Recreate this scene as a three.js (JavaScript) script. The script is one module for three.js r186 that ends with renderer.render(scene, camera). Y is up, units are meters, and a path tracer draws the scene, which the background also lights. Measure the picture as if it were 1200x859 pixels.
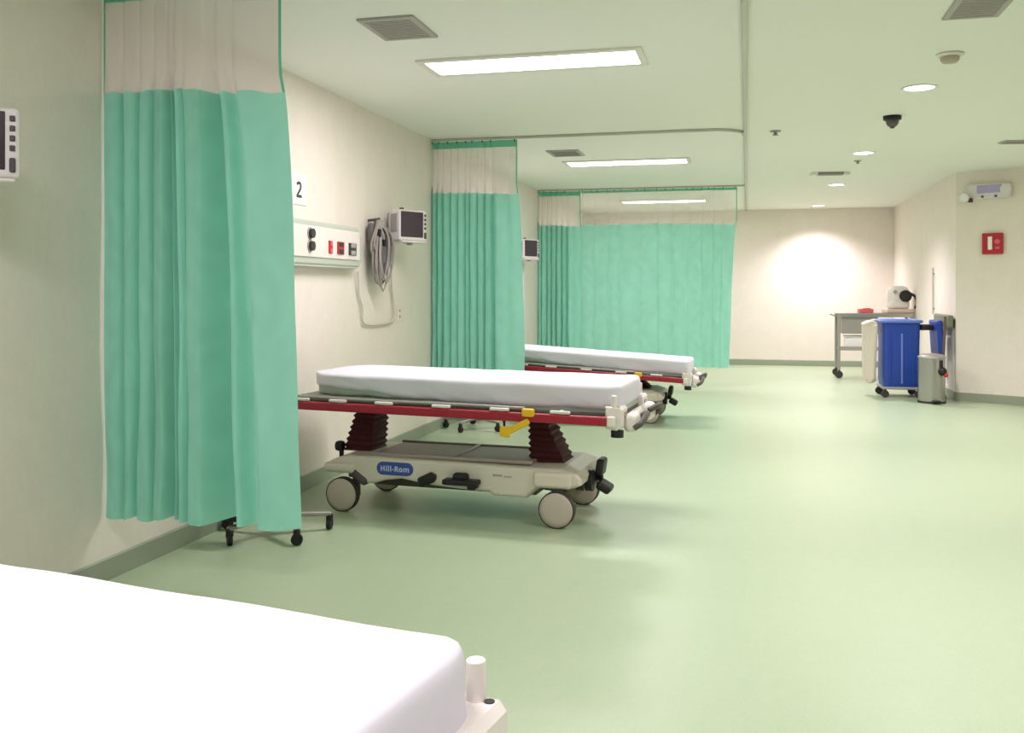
import * as THREE from 'three';
import { RoundedBoxGeometry } from 'three/addons/geometries/RoundedBoxGeometry.js';
import { mergeGeometries, toCreasedNormals } from 'three/addons/utils/BufferGeometryUtils.js';
import { RectAreaLightUniformsLib } from 'three/addons/lights/RectAreaLightUniformsLib.js';
import { createNoise2D, createNoise3D } from 'simplex-noise';

// ---------------------------------------------------------------- camera, exposure
const scene = new THREE.Scene();
scene.background = new THREE.Color(0x000000);
const FOCAL = 1112;                                        // pixels, for a 1200 x 859 frame
const camera = new THREE.PerspectiveCamera(2 * Math.atan(429.5 / FOCAL) * 180 / Math.PI, 1200 / 859, 0.05, 60);
camera.position.set(2.78, 1.3, 0);
camera.rotation.y = Math.atan(275 / FOCAL);                // turned to the left, level; the lens is shifted down
camera.setViewOffset(1200, 859, 0, 90.5, 1200, 859);
scene.add(camera);
const renderer = new THREE.WebGLRenderer({ antialias: true });
renderer.toneMapping = THREE.LinearToneMapping;
renderer.toneMappingExposure = 2.12;
renderer.shadowMap.enabled = true;
RectAreaLightUniformsLib.init();
const PANEL_LIGHT = 16, DOWN_LIGHT = 10;                   // luminance of the ceiling panels, candela of the downlights
const PANEL_COLOR = new THREE.Color(1.0, 0.932, 0.975), DOWN_COLOR = new THREE.Color(1.0, 0.885, 0.96);

// ---------------------------------------------------------------- helpers
let seed = 7;
const rnd = () => { seed = (seed * 1664525 + 1013904223) >>> 0; return seed / 4294967296; };
const noise2 = createNoise2D(rnd), noise3 = createNoise3D(rnd);
const used = {};
function numbered(n) { const k = used[n] || 0; used[n] = k + 1; return k ? `${n}_${String(k).padStart(3, '0')}` : n; }
function mesh(name, geo, mat, parent = scene) {
  const m = new THREE.Mesh(Array.isArray(geo) ? merge(geo) : geo, mat);
  m.name = parent === scene ? numbered(name) : name; m.castShadow = m.receiveShadow = true; parent.add(m); return m;
}
function merge(gs) {
  return mergeGeometries(gs.map(g => { g = g.index ? g.toNonIndexed() : g; for (const k of Object.keys(g.attributes)) if (!['position', 'normal', 'uv'].includes(k)) g.deleteAttribute(k); return g; }));
}
function thing(name, label, category, [x, y, z] = [0, 0, 0], turn = 0, group) {
  const o = new THREE.Group(); o.name = numbered(name); scene.add(o);
  o.position.set(x, y, z); o.rotation.y = turn; o.userData = { label, category };
  if (group) o.userData.group = group;
  return o;
}
function copy(src, [x, y, z], turn, label) {
  const c = src.clone(); c.name = numbered(src.name.replace(/_\d{3}$/, '')); c.userData = { ...src.userData, label: label || src.userData.label };
  c.position.set(x, y, z); c.rotation.y = turn; scene.add(c); return c;
}
function metres(g) {                                        // uv in metres, from the side a face points to
  g = g.index ? g.toNonIndexed() : g; const p = g.attributes.position, n = g.attributes.normal, uv = [];
  for (let i = 0; i < p.count; i++) { const a = Math.abs(n.getX(i)), b = Math.abs(n.getY(i)), c = Math.abs(n.getZ(i)); if (b > a && b > c) uv.push(p.getX(i), p.getZ(i)); else if (a > c) uv.push(p.getZ(i), p.getY(i)); else uv.push(p.getX(i), p.getY(i)); }
  g.setAttribute('uv', new THREE.Float32BufferAttribute(uv, 2)); return g;
}
function struct(name, geo, mat, label) { const m = mesh(name, metres(geo), mat); m.userData = { kind: 'structure', label }; return m; }
const at = (g, x, y, z) => g.translate(x, y, z);
const rb = (w, h, d, r, x = 0, y = 0, z = 0, seg = 2) => new RoundedBoxGeometry(w, h, d, seg, Math.min(r, w / 2.01, h / 2.01, d / 2.01)).translate(x, y, z);
const box = (w, h, d, x = 0, y = 0, z = 0) => new THREE.BoxGeometry(w, h, d).translate(x, y, z);
const cyl = (r1, r2, h, x = 0, y = 0, z = 0, n = 28) => new THREE.CylinderGeometry(r1, r2, h, n).translate(x, y, z);
const V = (x, y, z) => new THREE.Vector3(x, y, z);
const tube = (pts, r, seg = 24, rs = 8) => new THREE.TubeGeometry(new THREE.CatmullRomCurve3(pts.map(p => V(...p))), seg, r, rs);
function rod(a, b, r, n = 12) {
  const A = V(...a), B = V(...b), d = B.clone().sub(A), g = new THREE.CylinderGeometry(r, r, d.length(), n);
  g.applyQuaternion(new THREE.Quaternion().setFromUnitVectors(V(0, 1, 0), d.normalize())); return g.translate((a[0] + b[0]) / 2, (a[1] + b[1]) / 2, (a[2] + b[2]) / 2);
}
function slab(pts, h, y0) {                                 // prism over a floor plan (x, z)
  const s = new THREE.Shape(pts.map(([x, z]) => new THREE.Vector2(x, -z)));
  const g = new THREE.ExtrudeGeometry(s, { depth: h, bevelEnabled: false }); g.rotateX(-Math.PI / 2); return g.translate(0, y0, 0);
}
function profile(pts, depth, bevel = 0.012) {               // outline in x, y, extruded along z and centred
  const s = new THREE.Shape(pts.map(p => new THREE.Vector2(...p)));
  const g = new THREE.ExtrudeGeometry(s, { depth: depth - 2 * bevel, bevelEnabled: bevel > 0, bevelSize: bevel, bevelThickness: bevel, bevelOffset: -bevel, bevelSegments: 3, curveSegments: 8 });
  return g.translate(0, 0, -depth / 2 + bevel);
}
function texture(n, fn, srgb = true) {
  const d = new Uint8Array(n * n * 4);
  for (let j = 0; j < n; j++) for (let i = 0; i < n; i++) { const c = fn(i / n, j / n); for (let k = 0; k < 3; k++) d[(j * n + i) * 4 + k] = Math.max(0, Math.min(255, Math.round(255 * c[k]))); d[(j * n + i) * 4 + 3] = 255; }
  const t = new THREE.DataTexture(d, n, n); t.wrapS = t.wrapT = THREE.RepeatWrapping; t.magFilter = THREE.LinearFilter; t.minFilter = THREE.LinearMipmapLinearFilter; t.generateMipmaps = true;
  if (srgb) t.colorSpace = THREE.SRGBColorSpace; t.needsUpdate = true; return t;
}
// noise that tiles: walk round a circle in two planes of the noise
const tile = (u, v, f) => { const a = u * 2 * Math.PI, b = v * 2 * Math.PI, r = f / (2 * Math.PI); return 0.5 * (noise3(Math.cos(a) * r + 9, Math.sin(a) * r, Math.cos(b) * r) + noise3(Math.sin(b) * r, Math.cos(a) * r + 31, Math.sin(a) * r - Math.sin(b) * r)); };
function canvasTexture(w, h, draw) {
  const c = document.createElement('canvas'); c.width = w; c.height = h; draw(c.getContext('2d'), w, h);
  const t = new THREE.CanvasTexture(c); t.colorSpace = THREE.SRGBColorSpace; return t;
}
const std = (color, roughness = 0.6, more = {}) => new THREE.MeshStandardMaterial({ color, roughness, ...more });

// ---------------------------------------------------------------- materials
const grainTex = texture(256, (u, v) => { const k = 0.975 + 0.01 * tile(u, v, 9) + 0.008 * tile(u, v, 40) + 0.01 * (rnd() - 0.5); return [k, k, k]; });
const wallTex = grainTex.clone(); wallTex.repeat.set(0.5, 0.5); wallTex.needsUpdate = true;
const floorTex = texture(512, (u, v) => { const m = 0.01 * tile(u, v, 14) + 0.01 * tile(u, v, 60), s = 0.035 * (rnd() - 0.5); return [0.95 + m + s, 0.965 + m * 0.6 + s, 0.945 + m + s]; });
floorTex.repeat.set(0.7, 0.7);
const bumpTex = texture(256, (u, v) => { const k = 0.5 + 0.3 * tile(u, v, 30) + 0.2 * tile(u, v, 80); return [k, k, k]; }, false);
const weaveTex = texture(128, (u, v) => { const k = 0.93 + 0.035 * Math.sin(u * 64 * Math.PI * 2) * Math.sin(v * 64 * Math.PI * 2) + 0.03 * tile(u, v, 6); return [k, k, k]; });
const M = {
  wall: std(0xf6ece3, 0.75, { map: wallTex }),
  ceiling: std(0xf4f4ee, 0.9),
  floor: std(0xb5c4a7, 0.36, { map: floorTex }),
  base: std(0x97a08c, 0.5),
  curtain: new THREE.MeshPhysicalMaterial({ color: 0xaef5e4, roughness: 1, transmission: 0.31, thickness: 0, side: THREE.DoubleSide, map: weaveTex }),
  heading: new THREE.MeshPhysicalMaterial({ color: 0x74c8aa, roughness: 1, transmission: 0.2, thickness: 0, side: THREE.DoubleSide }),
  net: std(0xf3e9e6, 0.9, { transparent: true, opacity: 0.3, side: THREE.DoubleSide }),
  netGathered: std(0xf3e9e6, 0.9, { transparent: true, opacity: 0.68, side: THREE.DoubleSide }),   // several layers of net over one another
  track: std(0xc4c2b8, 0.45, { metalness: 0.25 }),
  white: std(0xece6e0, 0.45), shell: std(0xe2d9cb, 0.42), tray: std(0xae9d96, 0.5),
  sheet: std(0xe2deea, 0.85), pad: std(0xa9b5a8, 0.6),
  red: std(0xa81f36, 0.35), maroon: std(0x4a0f16, 0.7), yellow: std(0xf2c21d, 0.45), black: std(0x1b181b, 0.5), rubber: std(0x3a3634, 0.7),
  steel: std(0xb4b2ae, 0.32, { metalness: 0.85 }), dull: std(0xa5a19a, 0.45, { metalness: 0.35 }), dark: std(0x57514f, 0.55),
  wheel: std(0xc9bbb0, 0.5), console: std(0xece4df, 0.4), consoleFrame: std(0xc0c6ba, 0.4), cable: std(0xa69c98, 0.6), cableDark: std(0x6b6363, 0.6), cord: std(0xd6d0c6, 0.6),
  screen: std(0x403440, 0.18), plastic: std(0xe6e0e2, 0.4), greyPlastic: std(0xa7a2a4, 0.5), button: std(0x4b4450, 0.5),
  socketRed: std(0xc8202c, 0.4), socketDark: std(0x34302f, 0.5), vent: std(0xb4aeaa, 0.6), ventDark: std(0x96908c, 0.7),
  blue: std(0x2346a6, 0.4), blueRim: std(0x6f86d8, 0.4), bag: std(0xd9cfc2, 0.8), rail: std(0x79806f, 0.5), brown: std(0x6b5648, 0.6), alarm: std(0xb6202c, 0.35), lilac: std(0xb3a9d6, 0.3),
  chrome: std(0xd8d8d4, 0.15, { metalness: 1 }), glow: new THREE.MeshStandardMaterial({ color: 0xffffff, emissive: 0xfffaf0, emissiveIntensity: 4 }), signWhite: std(0xf5f2f2, 0.5), pinkRed: std(0xe2606a, 0.4),
};

// ---------------------------------------------------------------- the room
const H = 2.66, XR = 5.15, ZF = -16.8, ZC = -12.0, T = 0.15;
const ANG = [8.24, -10.38];                                // where the slanting wall meets the wall outside the frame
const PLAN = [[-T, 3.35], [-T, ZF - T], [XR + T, ZF - T], [XR + T, ZC], [XR + T, ZC - 0.1], [ANG[0] + T, ANG[1] - 0.1], [ANG[0] + T, 3.35]];
struct('floor', slab(PLAN, 0.12, -0.12), M.floor, 'pale green sheet vinyl floor');
struct('ceiling', slab(PLAN, 0.15, H), M.ceiling, 'off-white plasterboard ceiling');
struct('wall_left', box(T, H, 3.2 - ZF, -T / 2, H / 2, (3.2 + ZF) / 2), M.wall, 'cream painted wall behind the beds');
struct('wall_back', box(XR, H, T, XR / 2, H / 2, ZF - T / 2), M.wall, 'cream painted end wall of the ward');
{ // right wall: straight run from the end wall, then slanting outwards
  const dx = ANG[0] - XR, dz = ANG[1] - ZC, l = Math.hypot(dx, dz), nx = dz / l, nz = -dx / l;
  struct('wall_right', slab([[XR, ZF], [XR + T, ZF], [XR + T, ZC + nz * T], [XR, ZC]], H, 0), M.wall, 'cream painted wall beside the cleaning corner');
  struct('wall_slanting', slab([[XR, ZC], [XR + T, ZC + nz * T], [ANG[0] + nx * T, ANG[1] + nz * T], ANG], H, 0), M.wall, 'cream painted slanting wall with alarm box');
  struct('wall_side', box(T, H, 3.2 - ANG[1], ANG[0] + T / 2, H / 2, (3.2 + ANG[1]) / 2), M.wall, 'cream painted side wall');
  struct('wall_front', box(ANG[0], H, T, ANG[0] / 2, H / 2, 3.2 + T / 2), M.wall, 'cream painted wall at the near end');
  const bh = 0.1, bt = 0.014, bar = (w) => { const g = profile([[0, 0], [bt, 0], [bt, 0.004], [bt * 0.8, bh - 0.006], [bt * 0.3, bh], [0, bh]], w, 0); return g; };
  struct('baseboard_left', bar(3.2 - ZF).translate(0, 0, (3.2 + ZF) / 2), M.base, 'grey-green vinyl skirting along the bed wall');
  struct('baseboard_back', bar(XR).rotateY(-Math.PI / 2).translate(XR / 2, 0, ZF), M.base, 'grey-green vinyl skirting along the end wall');
  struct('baseboard_right', bar(ZC - ZF).rotateY(Math.PI).translate(XR, 0, (ZC + ZF) / 2), M.base, 'grey-green vinyl skirting beside the cleaning corner');
  struct('baseboard_slanting', bar(l + 0.01).rotateY(-Math.PI / 2 - Math.atan2(dz, dx)).translate((XR + ANG[0]) / 2, 0, (ZC + ANG[1]) / 2), M.base, 'grey-green vinyl skirting under the alarm box');
}

// ---------------------------------------------------------------- ceiling lights
function ceilingPanel(z, label, x = 1.54, turn = 0) {
  const o = thing('ceiling_light', label, 'ceiling light', [x, H, z], turn, 'rectangular ceiling lights over the beds');
  const W = 1.34, D = 0.42, w = 1.25, d = 0.31;
  mesh('frame', [rb(W, 0.016, (D - d) / 2, 0.004, 0, -0.006, (D + d) / 4), rb(W, 0.016, (D - d) / 2, 0.004, 0, -0.006, -(D + d) / 4), rb((W - w) / 2, 0.016, d, 0.004, (W + w) / 4, -0.006, 0), rb((W - w) / 2, 0.016, d, 0.004, -(W + w) / 4, -0.006, 0)], M.white, o);
  mesh('diffuser', box(w, 0.006, d, 0, -0.001, 0), M.glow, o);
  const l = new THREE.RectAreaLight(PANEL_COLOR, PANEL_LIGHT, w - 0.01, d - 0.01); l.position.set(0, -0.008, 0); l.rotation.x = -Math.PI / 2; o.add(l);
}
ceilingPanel(-5.53, 'rectangular ceiling light over the bed with the blue emblem');
ceilingPanel(-10.12, 'rectangular ceiling light above the bed between two curtains');
ceilingPanel(-14.75, 'rectangular ceiling light seen through curtain net at the far end');
ceilingPanel(-0.95, 'rectangular ceiling light over the stretcher beside the nearest wall monitor');
ceilingPanel(-8.3, 'rectangular ceiling light in the open area facing the slanting wall', 6.6);
function downlight(z, label) {
  const o = thing('downlight', label, 'downlight', [3.91, H, z], 0, 'round downlights in a row along the aisle');
  const pts = [[0.093, 0], [0.118, 0], [0.118, -0.004], [0.112, -0.008], [0.096, -0.006], [0.093, 0]].map(p => new THREE.Vector2(...p));
  mesh('trim_ring', new THREE.LatheGeometry(pts, 40), M.white, o);
  mesh('lens', cyl(0.094, 0.094, 0.006, 0, -0.001, 0, 40), M.glow, o);
  const l = new THREE.SpotLight(DOWN_COLOR, DOWN_LIGHT, 0, 1.15, 1, 2); l.position.set(0, -0.03, 0); l.target.position.set(0, -1, 0); l.castShadow = true; l.shadow.radius = 4; o.add(l); o.add(l.target);
}
downlight(-6.87, 'round downlight next to the smoke detector');
downlight(-10.02, 'round downlight with a small sprinkler behind it');
downlight(-12.98, 'round downlight beside the bar-shaped air grille');
downlight(-16.15, 'round downlight washing the end wall');
downlight(-3.72, 'round downlight before the square air grille');
downlight(-0.57, 'round downlight at the near end of the row');

// ---------------------------------------------------------------- other fittings on the ceiling
function squareVent(x, z, w, d, label, name = 'air_diffuser') {
  const o = thing(name, label, 'air vent', [x, H, z], 0);
  mesh('frame', [rb(w, 0.014, 0.03, 0.003, 0, -0.006, d / 2 - 0.015), rb(w, 0.014, 0.03, 0.003, 0, -0.006, -d / 2 + 0.015), rb(0.03, 0.014, d - 0.06, 0.003, w / 2 - 0.015, -0.006, 0), rb(0.03, 0.014, d - 0.06, 0.003, -w / 2 + 0.015, -0.006, 0)], M.vent, o);
  mesh('backing', box(w - 0.06, 0.004, d - 0.06, 0, -0.001, 0), M.ventDark, o);
  const n = Math.max(3, Math.round((d - 0.06) / 0.028));
  for (let k = 0; k < n; k++) { const s = mesh('slat', new THREE.BoxGeometry(w - 0.06, 0.003, 0.027), M.vent, o); s.position.set(0, -0.008, -d / 2 + 0.03 + (k + 0.5) * (d - 0.06) / n); s.rotation.x = 0.12; }
  return o;
}
squareVent(1.025, -4.64, 0.3, 0.4, 'grey square air vent near the ceiling light by the numbered bay');
squareVent(1.03, -9.3, 0.32, 0.4, 'grey square air vent near the ceiling light between two curtains');
squareVent(3.86, -4.93, 0.26, 0.42, 'grey air grille in the ceiling beside the smoke detector');
{ // bar-shaped grille with white ends
  const o = thing('linear_grille', 'bar-shaped grey grille with white ends between two downlights', 'air vent', [3.72, H, -11.6], 0.15);
  mesh('body', rb(0.3, 0.03, 0.1, 0.006, 0, -0.015, 0), M.ventDark, o);
  for (const s of [-1, 1]) mesh('end_piece', rb(0.07, 0.036, 0.12, 0.008, s * 0.18, -0.018, 0), M.white, o);
  for (let k = 0; k < 3; k++) mesh('slat', rb(0.29, 0.006, 0.018, 0.002, 0, -0.032, -0.03 + 0.03 * k), M.vent, o);
  const p = thing('linear_grille', 'dark slot grille in the ceiling before the slanting wall', 'air vent', [5.3, H, -9.6], 0.2);
  mesh('body', rb(0.5, 0.012, 0.16, 0.004, 0, -0.006, 0), M.vent, p);
  for (let k = 0; k < 4; k++) mesh('slat', rb(0.46, 0.006, 0.02, 0.002, 0, -0.014, -0.05 + 0.033 * k), M.ventDark, p);
}
{
  const lathe = pts => new THREE.LatheGeometry(pts.map(p => new THREE.Vector2(...p)), 32);
  const s = thing('smoke_detector', 'beige smoke detector in the ceiling ahead of a downlight', 'smoke detector', [3.92, H, -5.93]);
  mesh('base', lathe([[0, 0], [0.075, 0], [0.075, -0.012], [0.06, -0.016], [0, -0.016]]), M.white, s);
  mesh('sensor_head', lathe([[0.05, -0.016], [0.052, -0.035], [0.04, -0.05], [0, -0.055]]), std(0xbcae9f, 0.6), s);
  const c = thing('dome_camera', 'small black dome camera on the ceiling', 'camera', [3.89, H, -7.95]);
  mesh('base', lathe([[0, 0], [0.068, 0], [0.068, -0.028], [0.06, -0.034], [0, -0.034]]), M.black, c);
  mesh('dome', lathe([[0.05, -0.034], [0.048, -0.055], [0.034, -0.078], [0.016, -0.088], [0, -0.09]]), std(0x5f5854, 0.15), c);
  mesh('lens_ring', lathe([[0.016, -0.086], [0.018, -0.094], [0.01, -0.096], [0, -0.094]]), M.black, c);
  const d = thing('sprinkler_head', 'small grey sprinkler head in the ceiling near the curtain rail', 'sprinkler', [3.02, H, -8.45]);
  mesh('plate', lathe([[0, 0], [0.048, 0], [0.044, -0.01], [0, -0.012]]), M.greyPlastic, d);
  mesh('nozzle', lathe([[0.016, -0.01], [0.014, -0.03], [0.026, -0.036], [0.026, -0.04], [0, -0.04]]), M.dull, d);
  const e = copy(d, [3.92, H, -10.62], 0, 'small grey sprinkler head behind a downlight');
  e.scale.setScalar(0.8);
}

// ---------------------------------------------------------------- curtain rails
const CZ = [-3.66, -8.2, -12.72];
const RX = 2.77;
function rail(name, pts, label) {
  const o = thing(name, label, 'curtain rail', [0, 0, 0]);
  const curve = new THREE.CurvePath(); for (let i = 0; i + 1 < pts.length; i++) curve.add(new THREE.LineCurve3(V(...pts[i]), V(...pts[i + 1])));
  const gs = [];
  for (let i = 0; i + 1 < pts.length; i++) {
    const [a, b] = [V(...pts[i]), V(...pts[i + 1])], l = a.distanceTo(b), g = rb(l + 0.012, 0.022, 0.03, 0.004);
    g.rotateY(-Math.atan2(b.z - a.z, b.x - a.x)); gs.push(g.translate((a.x + b.x) / 2, (a.y + b.y) / 2, (a.z + b.z) / 2));
  }
  mesh('track', gs, M.track, o); return o;
}
const bend = (z) => { const p = []; for (let k = 0; k <= 8; k++) { const a = k / 8 * Math.PI / 2; p.push([RX - 0.3 + 0.3 * Math.sin(a), H - 0.012, z - 0.3 + 0.3 * Math.cos(a)]); } return p; };
rail('curtain_rail', [[RX, H - 0.012, 0.6], [RX, H - 0.012, ZF + 0.01]], 'long metal curtain rail running the length of the ceiling');
rail('curtain_rail', [[0.01, H - 0.012, CZ[0]], [RX - 0.02, H - 0.012, CZ[0]]], 'crosswise metal curtain rail above the nearest bunched curtain');
rail('curtain_rail', [[0.01, H - 0.012, CZ[1]], [RX - 0.31, H - 0.012, CZ[1]], ...bend(CZ[1]).slice(1), ].map(([x, y, z]) => [Math.min(x, RX - 0.017), y, z]), 'crosswise metal curtain rail with a curved corner');
rail('curtain_rail', [[0.01, H - 0.012, CZ[2]], [RX - 0.02, H - 0.012, CZ[2]]], 'crosswise metal curtain rail carrying the drawn-out curtain');

// ---------------------------------------------------------------- curtains
function curtain(label, z, ctrl, { yTop = 2.17, yBot = 0.29, hooks = 8, hems = [1, 1], drawn = false, sag = 0.02, head = 0.06 }) {
  // ctrl: [x at the top, x at the hem, depth of the fold] from wall to free end
  const o = thing('privacy_curtain', label, 'curtain', [0, 0, z], 0, 'green privacy curtains with net tops');
  const N = (ctrl.length - 1) * 6, smooth = (f) => { const n = ctrl.length - 1, t = f * n, i = Math.min(n - 1, Math.floor(t)), k = t - i; return [i, k]; };
  const cr = (a, b, c, d, t) => 0.5 * (2 * b + (c - a) * t + (2 * a - 5 * b + 4 * c - d) * t * t + (3 * b - a - 3 * c + d) * t * t * t);
  function pt(f, y) {
    const [i, k] = smooth(f), P = (j, c) => ctrl[Math.max(0, Math.min(ctrl.length - 1, j))][c], at_ = c => cr(P(i - 1, c), P(i, c), P(i + 1, c), P(i + 2, c), k);
    const s = (yTop - y) / (yTop - yBot), q = Math.max(0, s), xt = at_(0), xb = at_(1), dz = at_(2);
    const x = xt + (xb - xt) * Math.pow(q, 0.48), up = y > yTop ? 1 - 0.85 * Math.min(1, (y - yTop) / 0.08) : 1;
    const amp = (0.85 + 0.3 * q) * up;
    return [Math.max(0.003, x + 0.006 * noise2(f * 9, y * 1.3) * q), y, dz * amp + 0.018 * q * noise2(f * 6 + z, y * 0.9) * up];
  }
  function sheet(f0, f1, ya, yb, nx, ny, hemWave = 0) {
    const pos = [], uv = [], idx = [];
    for (let j = 0; j <= ny; j++) for (let i = 0; i <= nx; i++) {
      const f = f0 + (f1 - f0) * i / nx, top = typeof ya === 'function' ? ya(f) : ya, bot = typeof yb === 'function' ? yb(f) : yb, y = top + (bot - top) * j / ny;
      pos.push(...pt(f, y)); uv.push(f * 3, y);
    }
    for (let j = 0; j < ny; j++) for (let i = 0; i < nx; i++) { const a = j * (nx + 1) + i, b = a + 1, c = a + nx + 1, d = c + 1; idx.push(a, c, b, b, c, d); }
    const g = new THREE.BufferGeometry(); g.setAttribute('position', new THREE.Float32BufferAttribute(pos, 3)); g.setAttribute('uv', new THREE.Float32BufferAttribute(uv, 2)); g.setIndex(idx); g.computeVertexNormals(); return g;
  }
  const seam = f => yTop - sag * Math.max(0, f - 0.6) / 0.4 + 0.008 * noise2(f * 14, z), hem = f => yBot + 0.012 * noise2(f * 7, z + 3);
  const yh = H - 0.03 - head;
  const n = ctrl.length - 1, hw = 0.018 / Math.abs(ctrl[n][0] - ctrl[n - 1][0]) / n, hl = 0.012 / Math.max(0.012, Math.abs(ctrl[1][0] - ctrl[0][0])) / n;
  mesh('cloth', sheet(0, 1, seam, hem, N, 48), M.curtain, o).userData.label = 'mint green pleated cloth';
  mesh('net_top', sheet(hl, 1 - hw, yh, seam, N, 6), drawn ? M.net : M.netGathered, o).userData.label = 'white see-through net';
  mesh('heading_tape', sheet(0, 1, H - 0.028, yh, N, 2), M.heading, o);
  if (hems[1]) mesh('side_hem', sheet(1 - hw, 1, yh, seam, 2, 6), M.heading, o);
  if (hems[0]) mesh('side_hem', sheet(0, hl, yh, seam, 2, 6), M.heading, o);
  for (let k = 0; k < hooks; k++) { const p = pt(k / (hooks - 1) * 0.98 + 0.01, H - 0.03); mesh('hook', [rb(0.012, 0.014, 0.012, 0.003, p[0], H - 0.031, p[2] * 0.3), rod([p[0], H - 0.03, p[2] * 0.3], [p[0], H - 0.05, p[2]], 0.003, 6)], M.dark, o); }
  return o;
}
// rounded pleats between narrow valleys; each entry is a valley: [x at the top, x at the hem, depth of the valley, height of the pleat after it]
function pleats(valleys, end) {
  const c = [];
  valleys.forEach(([a, b, d, h], i) => {
    const [a2, b2] = valleys[i + 1] || end; c.push([a, b, -d]);
    for (const [t, k] of [[0.16, 0.5], [0.5, 1], [0.84, 0.5]]) c.push([a + (a2 - a) * t, b + (b2 - b) * t, h * k]);
  });
  c.push([end[0], end[1], -end[2]]); return c;
}
const px1 = u => (u - 128) * 0.00422 + 0.02;
{
  const c = pleats([[124.3, 126, 0.0, 0.03], [147, 151, 0.05, 0.03], [167, 165, 0.03, 0.025], [184, 184, 0.04, 0.03], [201, 204, 0.13, -0.03], [208, 217, 0.1, 0.03]], [220, 228, 0.03]);
  c.pop();
  c.push([219, 227, 0.01], [225, 232, 0.045], [235, 241, 0.05], [242, 248, 0.02], [247, 258, -0.14], [251, 268, -0.16], [257, 278, -0.01], [263, 286, 0.02], [269, 294, -0.03], [274, 301, -0.035], [279, 309, 0.03], [297, 322, 0.025], [312, 336, 0.0], [329, 348, -0.02]);
  curtain('bunched green curtain hiding a wheeled stand near the bed wall', CZ[0], c.map(([a, b, d]) => [px1(a), px1(b), d]), { hooks: 9, sag: 0.035 });
}
const row = (x0, x1, n, d, h) => { const v = []; let x = x0; for (let k = 0; k < n; k++) { v.push([x, x + 0.01 * (rnd() - 0.5), d * (0.5 + 0.9 * rnd()), h * (0.5 + 0.9 * rnd())]); x += (x1 - x0) / n * (0.6 + 0.8 * rnd()); } const f = (x1 - x0) / (x - x0); return v.map(([a, b, q, w]) => [x0 + (a - x0) * f, x0 + (b - x0) * f, q, w]); };
{ // second curtain, tight pleats, last panel hanging free
  const c = pleats(row(0.004, 0.56, 9, 0.06, 0.03), [0.56, 0.58, 0.08]); c.push([0.6, 0.61, 0.01], [0.66, 0.67, 0.035], [0.7, 0.72, 0.02], [0.73, 0.78, -0.03], [0.8, 0.87, -0.02]);
  curtain('bunched green curtain beside the patient monitor with hanging cables', CZ[1], c, { hooks: 9 });
}
{ // third: bunched part at the wall, then one drawn out to the long rail
  const c = pleats(row(0.004, 0.4, 6, 0.08, 0.035), [0.4, 0.4, 0.08]); c.push([0.43, 0.43, 0.02], [0.48, 0.48, 0.02], [0.53, 0.535, -0.04], [0.592, 0.598, -0.06]);
  curtain('short bunched green curtain at the wall beside a drawn-out one', CZ[2], c, { hooks: 6 });
  const d = pleats(row(0.602, 2.5, 10, 0.008, 0.022), [2.5, 2.45, 0.01]); d.push([2.58, 2.51, 0.01], [2.66, 2.56, 0.0]);
  curtain('green curtain drawn out wide and nearly flat across the far bay', CZ[2], d, { hooks: 18, head: 0.03, yBot: 0.27, hems: [0, 1], drawn: true });
}

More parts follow.
